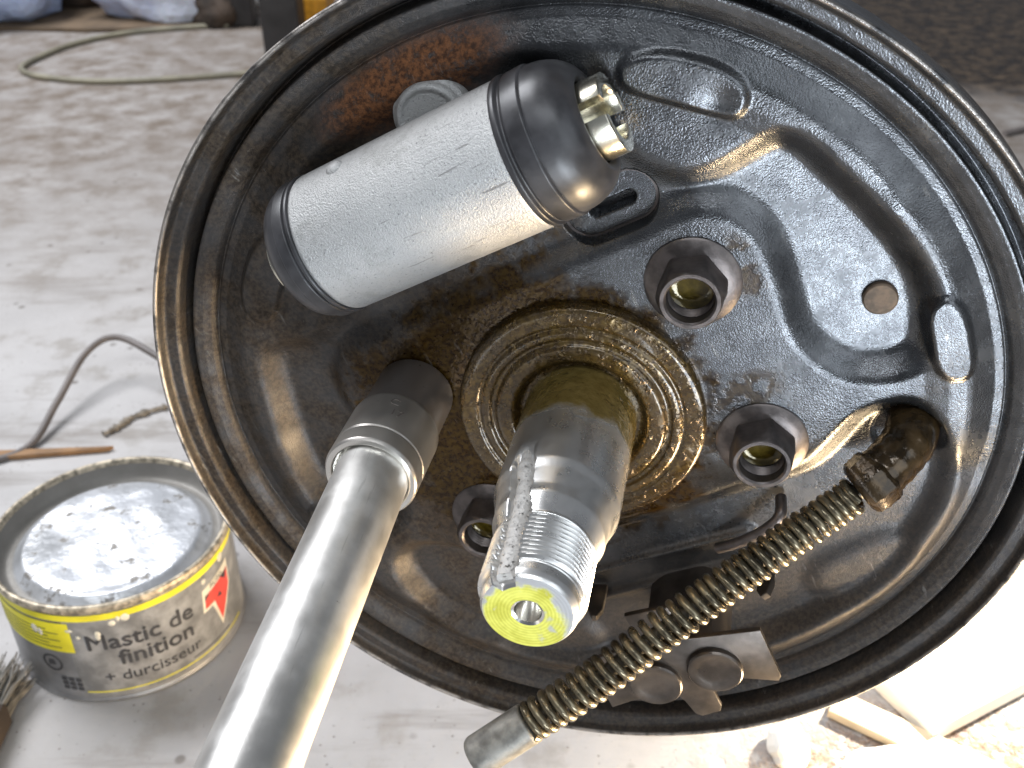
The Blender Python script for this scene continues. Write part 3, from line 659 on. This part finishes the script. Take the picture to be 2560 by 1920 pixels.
# red diamond emblem
em = patch('emblem_frame', 0, 0, 0, 0, M['white'], can, 48.5, poly=[(36.4, 13.0), (46.6, 29.0), (47.4, 41.6), (28.4, 38.6), (27.0, 27.0), (32.6, 27.4)])
patch('emblem_red', 0, 0, 0, 0, M['red'], em, 48.6, poly=[(36.8, 15.8), (45.4, 29.4), (46.0, 37.6), (29.4, 34.9), (28.4, 28.4), (34.2, 28.8)])
for tri in ([(29.4, 34.9), (29.0, 32.6), (32.2, 35.3)], [(40.6, 36.7), (45.4, 37.5), (42.6, 34.0)], [(35.8, 29.2), (38.0, 31.0), (39.0, 28.2)]):
    patch('emblem_black', 0, 0, 0, 0, M['ink'], em, 48.7, poly=tri)
ctext('AUTO', 3.3, 37.2, 37.0, M['ink'], 0.0, 48.75, em)
for k in range(12):
    a = PHI + random.uniform(-.9, 1.1)
    b = MB(); b.add(*lathe([(.01, .35), (.9, .3), (1.3, 0)], 10), Matrix.Translation((48.3 * math.cos(a), 48.3 * math.sin(a), random.uniform(37, 46))) @ Matrix.Rotation(a, 4, 'Z') @ Matrix.Rotation(R(90), 4, 'Y') @ Matrix.Diagonal((random.uniform(.6, 2.2), random.uniform(.6, 1.6), 1, 1)))
    b.build('putty_spatter', M['white'], can, 60)

# ------------------------------------------------------------------ things on the floor
def ground_sweep(name, pts, r, m, label, cat, n=10, zs=None):
    P = [(x, y, (r if zs is None else zs[i])) for i, (x, y) in enumerate(pts)]
    b = MB(); b.add(*sweep(spline(P, 12), r, n)); o = b.build(name, m, None, 60); return tag(o, label, cat)
ground_sweep('rubber_cord', [(-330, 400), (-298, 440), (-270, 462), (-264, 496), (-257, 531), (-242, 544), (-213, 528), (-170, 500), (-120, 490), (-60, 500)], 2.1, M['cord'], 'thin grey cord arching up off the floor behind the can', 'cord', zs=[2.2, 2.2, 2.2, 10, 22, 26, 22, 10, 2.2, 2.2])
ground_sweep('hose', [(-380, 1420), (-430, 1408), (-507, 1375), (-556, 1316), (-576, 1240), (-570, 1204), (-531, 1175), (-448, 1160), (-319, 1188), (-200, 1230)], 3.4, M['cordpale'], 'pale thin hose lying in a wide loop on the floor', 'hose')
b = MB(); b.add(*prism([(-340, 443), (-283, 452), (-226, 460.5), (-222, 463), (-284, 459), (-340, 452)], .3, 3.2, .4)); tag(b.build('wooden_strip', M['stick'], None, 30), 'thin flat tan wooden strip lying behind the filler can', 'strip')
pts = [(-232, 476), (-226, 484), (-222, 492), (-215, 498), (-207, 503), (-200, 505)]
b = MB(); b.add(*sweep(spline([(x, y, 1.8) for x, y in pts], 6), [random.uniform(.9, 2.6) for i in range(31)], 8)); tag(b.build('dirt_crumb', M['dirt'], None, 60), 'small knobbly strip of dried dirt on the pale floor', 'debris')
def crumple(name, loc, size, m, label, cat, seed, amp=.35, sub=4):
    import bmesh
    bm = bmesh.new(); bmesh.ops.create_icosphere(bm, subdivisions=sub, radius=1); r2 = np.random.default_rng(seed)
    W = r2.normal(size=(10, 3)) * 2.2; PH = r2.uniform(0, 6.3, 10)
    for v in bm.verts:
        d = sum(abs(math.sin(W[k].dot(v.co) + PH[k])) for k in range(10)) / 10 - .6
        q = v.co * (1 + amp * d * 2); v.co = Vector((q.x * size[0], q.y * size[1], max(-size[2] * .55, q.z * size[2])))
    zmin = min(v.co.z for v in bm.verts)
    for v in bm.verts: v.co.z -= zmin
    me = bpy.data.meshes.new(name); bm.to_mesh(me); bm.free(); me.materials.append(m)
    o = bpy.data.objects.new(name, me); C.objects.link(o); o.location = loc; return tag(o, label, cat)
crumple('plastic_bag', (-0.74, 1.47, .006), (.13, .10, .10), M['bagblue'], 'crumpled bright blue plastic bag on brown cardboard', 'bag', 3)
crumple('plastic_bag', (-0.475, 1.475, .006), (.095, .06, .09), M['bagpale'], 'pale lilac plastic bag with a pointed corner, beside the hose', 'bag', 8, .5)
crumple('rag', (-0.61, 1.56, .006), (.07, .06, .07), M['darkrag'], 'dark oily rag between the two plastic bags', 'rag', 11)
crumple('rag', (-0.395, 1.452, 0), (.045, .04, .035), M['darkrag'], 'small dark lump of rag beside the stand leg', 'rag', 12)
crumple('paper_scrap', (-0.385, 1.55, 0), (.05, .03, .03), M['paper'], 'bright white crumpled paper scrap behind the dark rag', 'paper', 15)
pb = thing('paint_brush', 'worn paint brush with stiff grey bristles lying against the can foot', 'brush', Matrix.Translation((-.219, .270, 0)) @ Matrix.Rotation(R(4), 4, 'Z'))
b = MB(); b.add(*prism([(-17, -22), (17, -22), (18, 4), (-18, 4)], 1, 14, 1.5)); b.build('ferrule', M['darkrag'], pb, 30)
b = MB()
for k in range(420):
    x0 = random.uniform(-16, 16); z0 = random.uniform(2, 12.5); L_ = random.uniform(20, 30); sp = random.uniform(.8, 1.5)
    b.add(*sweep([(x0, 0, z0), (x0 * 1.1 + random.uniform(-1, 1), L_ * .5, z0 * sp), (x0 * 1.3 + random.uniform(-3, 3), L_, max(.6, z0 * sp + random.uniform(-3, 4)))], [.45, .4, .22], 4, False))
tag(b.build('bristles', M['brush'], pb, 60), kind='stuff')
b = MB(); b.add(*prism([(-700, 1405), (-560, 1392), (-480, 1398), (-400, 1432), (-420, 1560), (-800, 1600), (-830, 1440)], .5, 5)); tag(b.build('cardboard_sheet', M['cardboard'], None, 0), 'flat brown cardboard sheet under the plastic bags', 'cardboard')
st = thing('steel_stand', 'black steel trestle stand with square legs on the floor', 'stand', Matrix.Translation((-.32, 1.36, 0)))
for (x, y, w_) in ((-.040, .075, .028), (.040, -.060, .046)):
    v_, f_ = box(x * 1000, y * 1000, 230, w_ * 1000, w_ * 1000, 460); b = MB(); b.add(v_, f_); bevel(b.build('leg', M['steelblack'], st, 30), 2)
v_, f_ = box(0, 8, 470, 160, 220, 30); b = MB(); b.add(v_, f_); bevel(b.build('top_rail', M['steelblack'], st, 30), 2)
v_, f_ = box(85, -20, 20, 40, 40, 40); b = MB(); b.add(*prism([(45, -20), (88, -24), (92, 20), (50, 26)], 0, 55, 3)); ab = b.build('amber_block', M['amber'], None, 30); ab.location = (-.32, 1.36, 0); tag(ab, 'amber plastic block beside the black stand leg', 'block')
# sunlit bits at the lower right
def slab(name, p, q, w, z0, z1, m, label, cat):
    d = (Vector(q) - Vector(p)).normalized(); nrm = Vector((-d.y, d.x)) * w
    P = [Vector(p), Vector(q), Vector(q) + nrm, Vector(p) + nrm]
    b = MB(); b.add(*prism([tuple(a) for a in P], z0, z1, .8)); return tag(b.build(name, m, None, 30), label, cat)
slab('white_board', (166, 266), (330, 352), 150, .2, 9, M['polystyrene'], 'glaring white board lying under the rim of the brake plate', 'board')
slab('wood_lath', (128, 279), (196, 232), 13, .2, 5, M['plank'], 'thin pale wooden lath lying next to the white board', 'lath')
crumple('stone_chip', (.108, .262, 0), (.008, .010, .008), M['polystyrene'], 'small white chip of rubble beside the wooden lath', 'rubble', 31, .2, 3)
crumple('paper_scrap', (.150, .250, 0), (.022, .012, .006), M['paper'], 'sunlit white paper scrap lying across the wooden lath end', 'paper', 41, .3, 3)
ground_sweep('metal_rod', [(485, 985), (520, 1002), (640, 1050)], 3.0, M['cord'], 'thin dark rod lying on the oil-stained floor', 'rod')
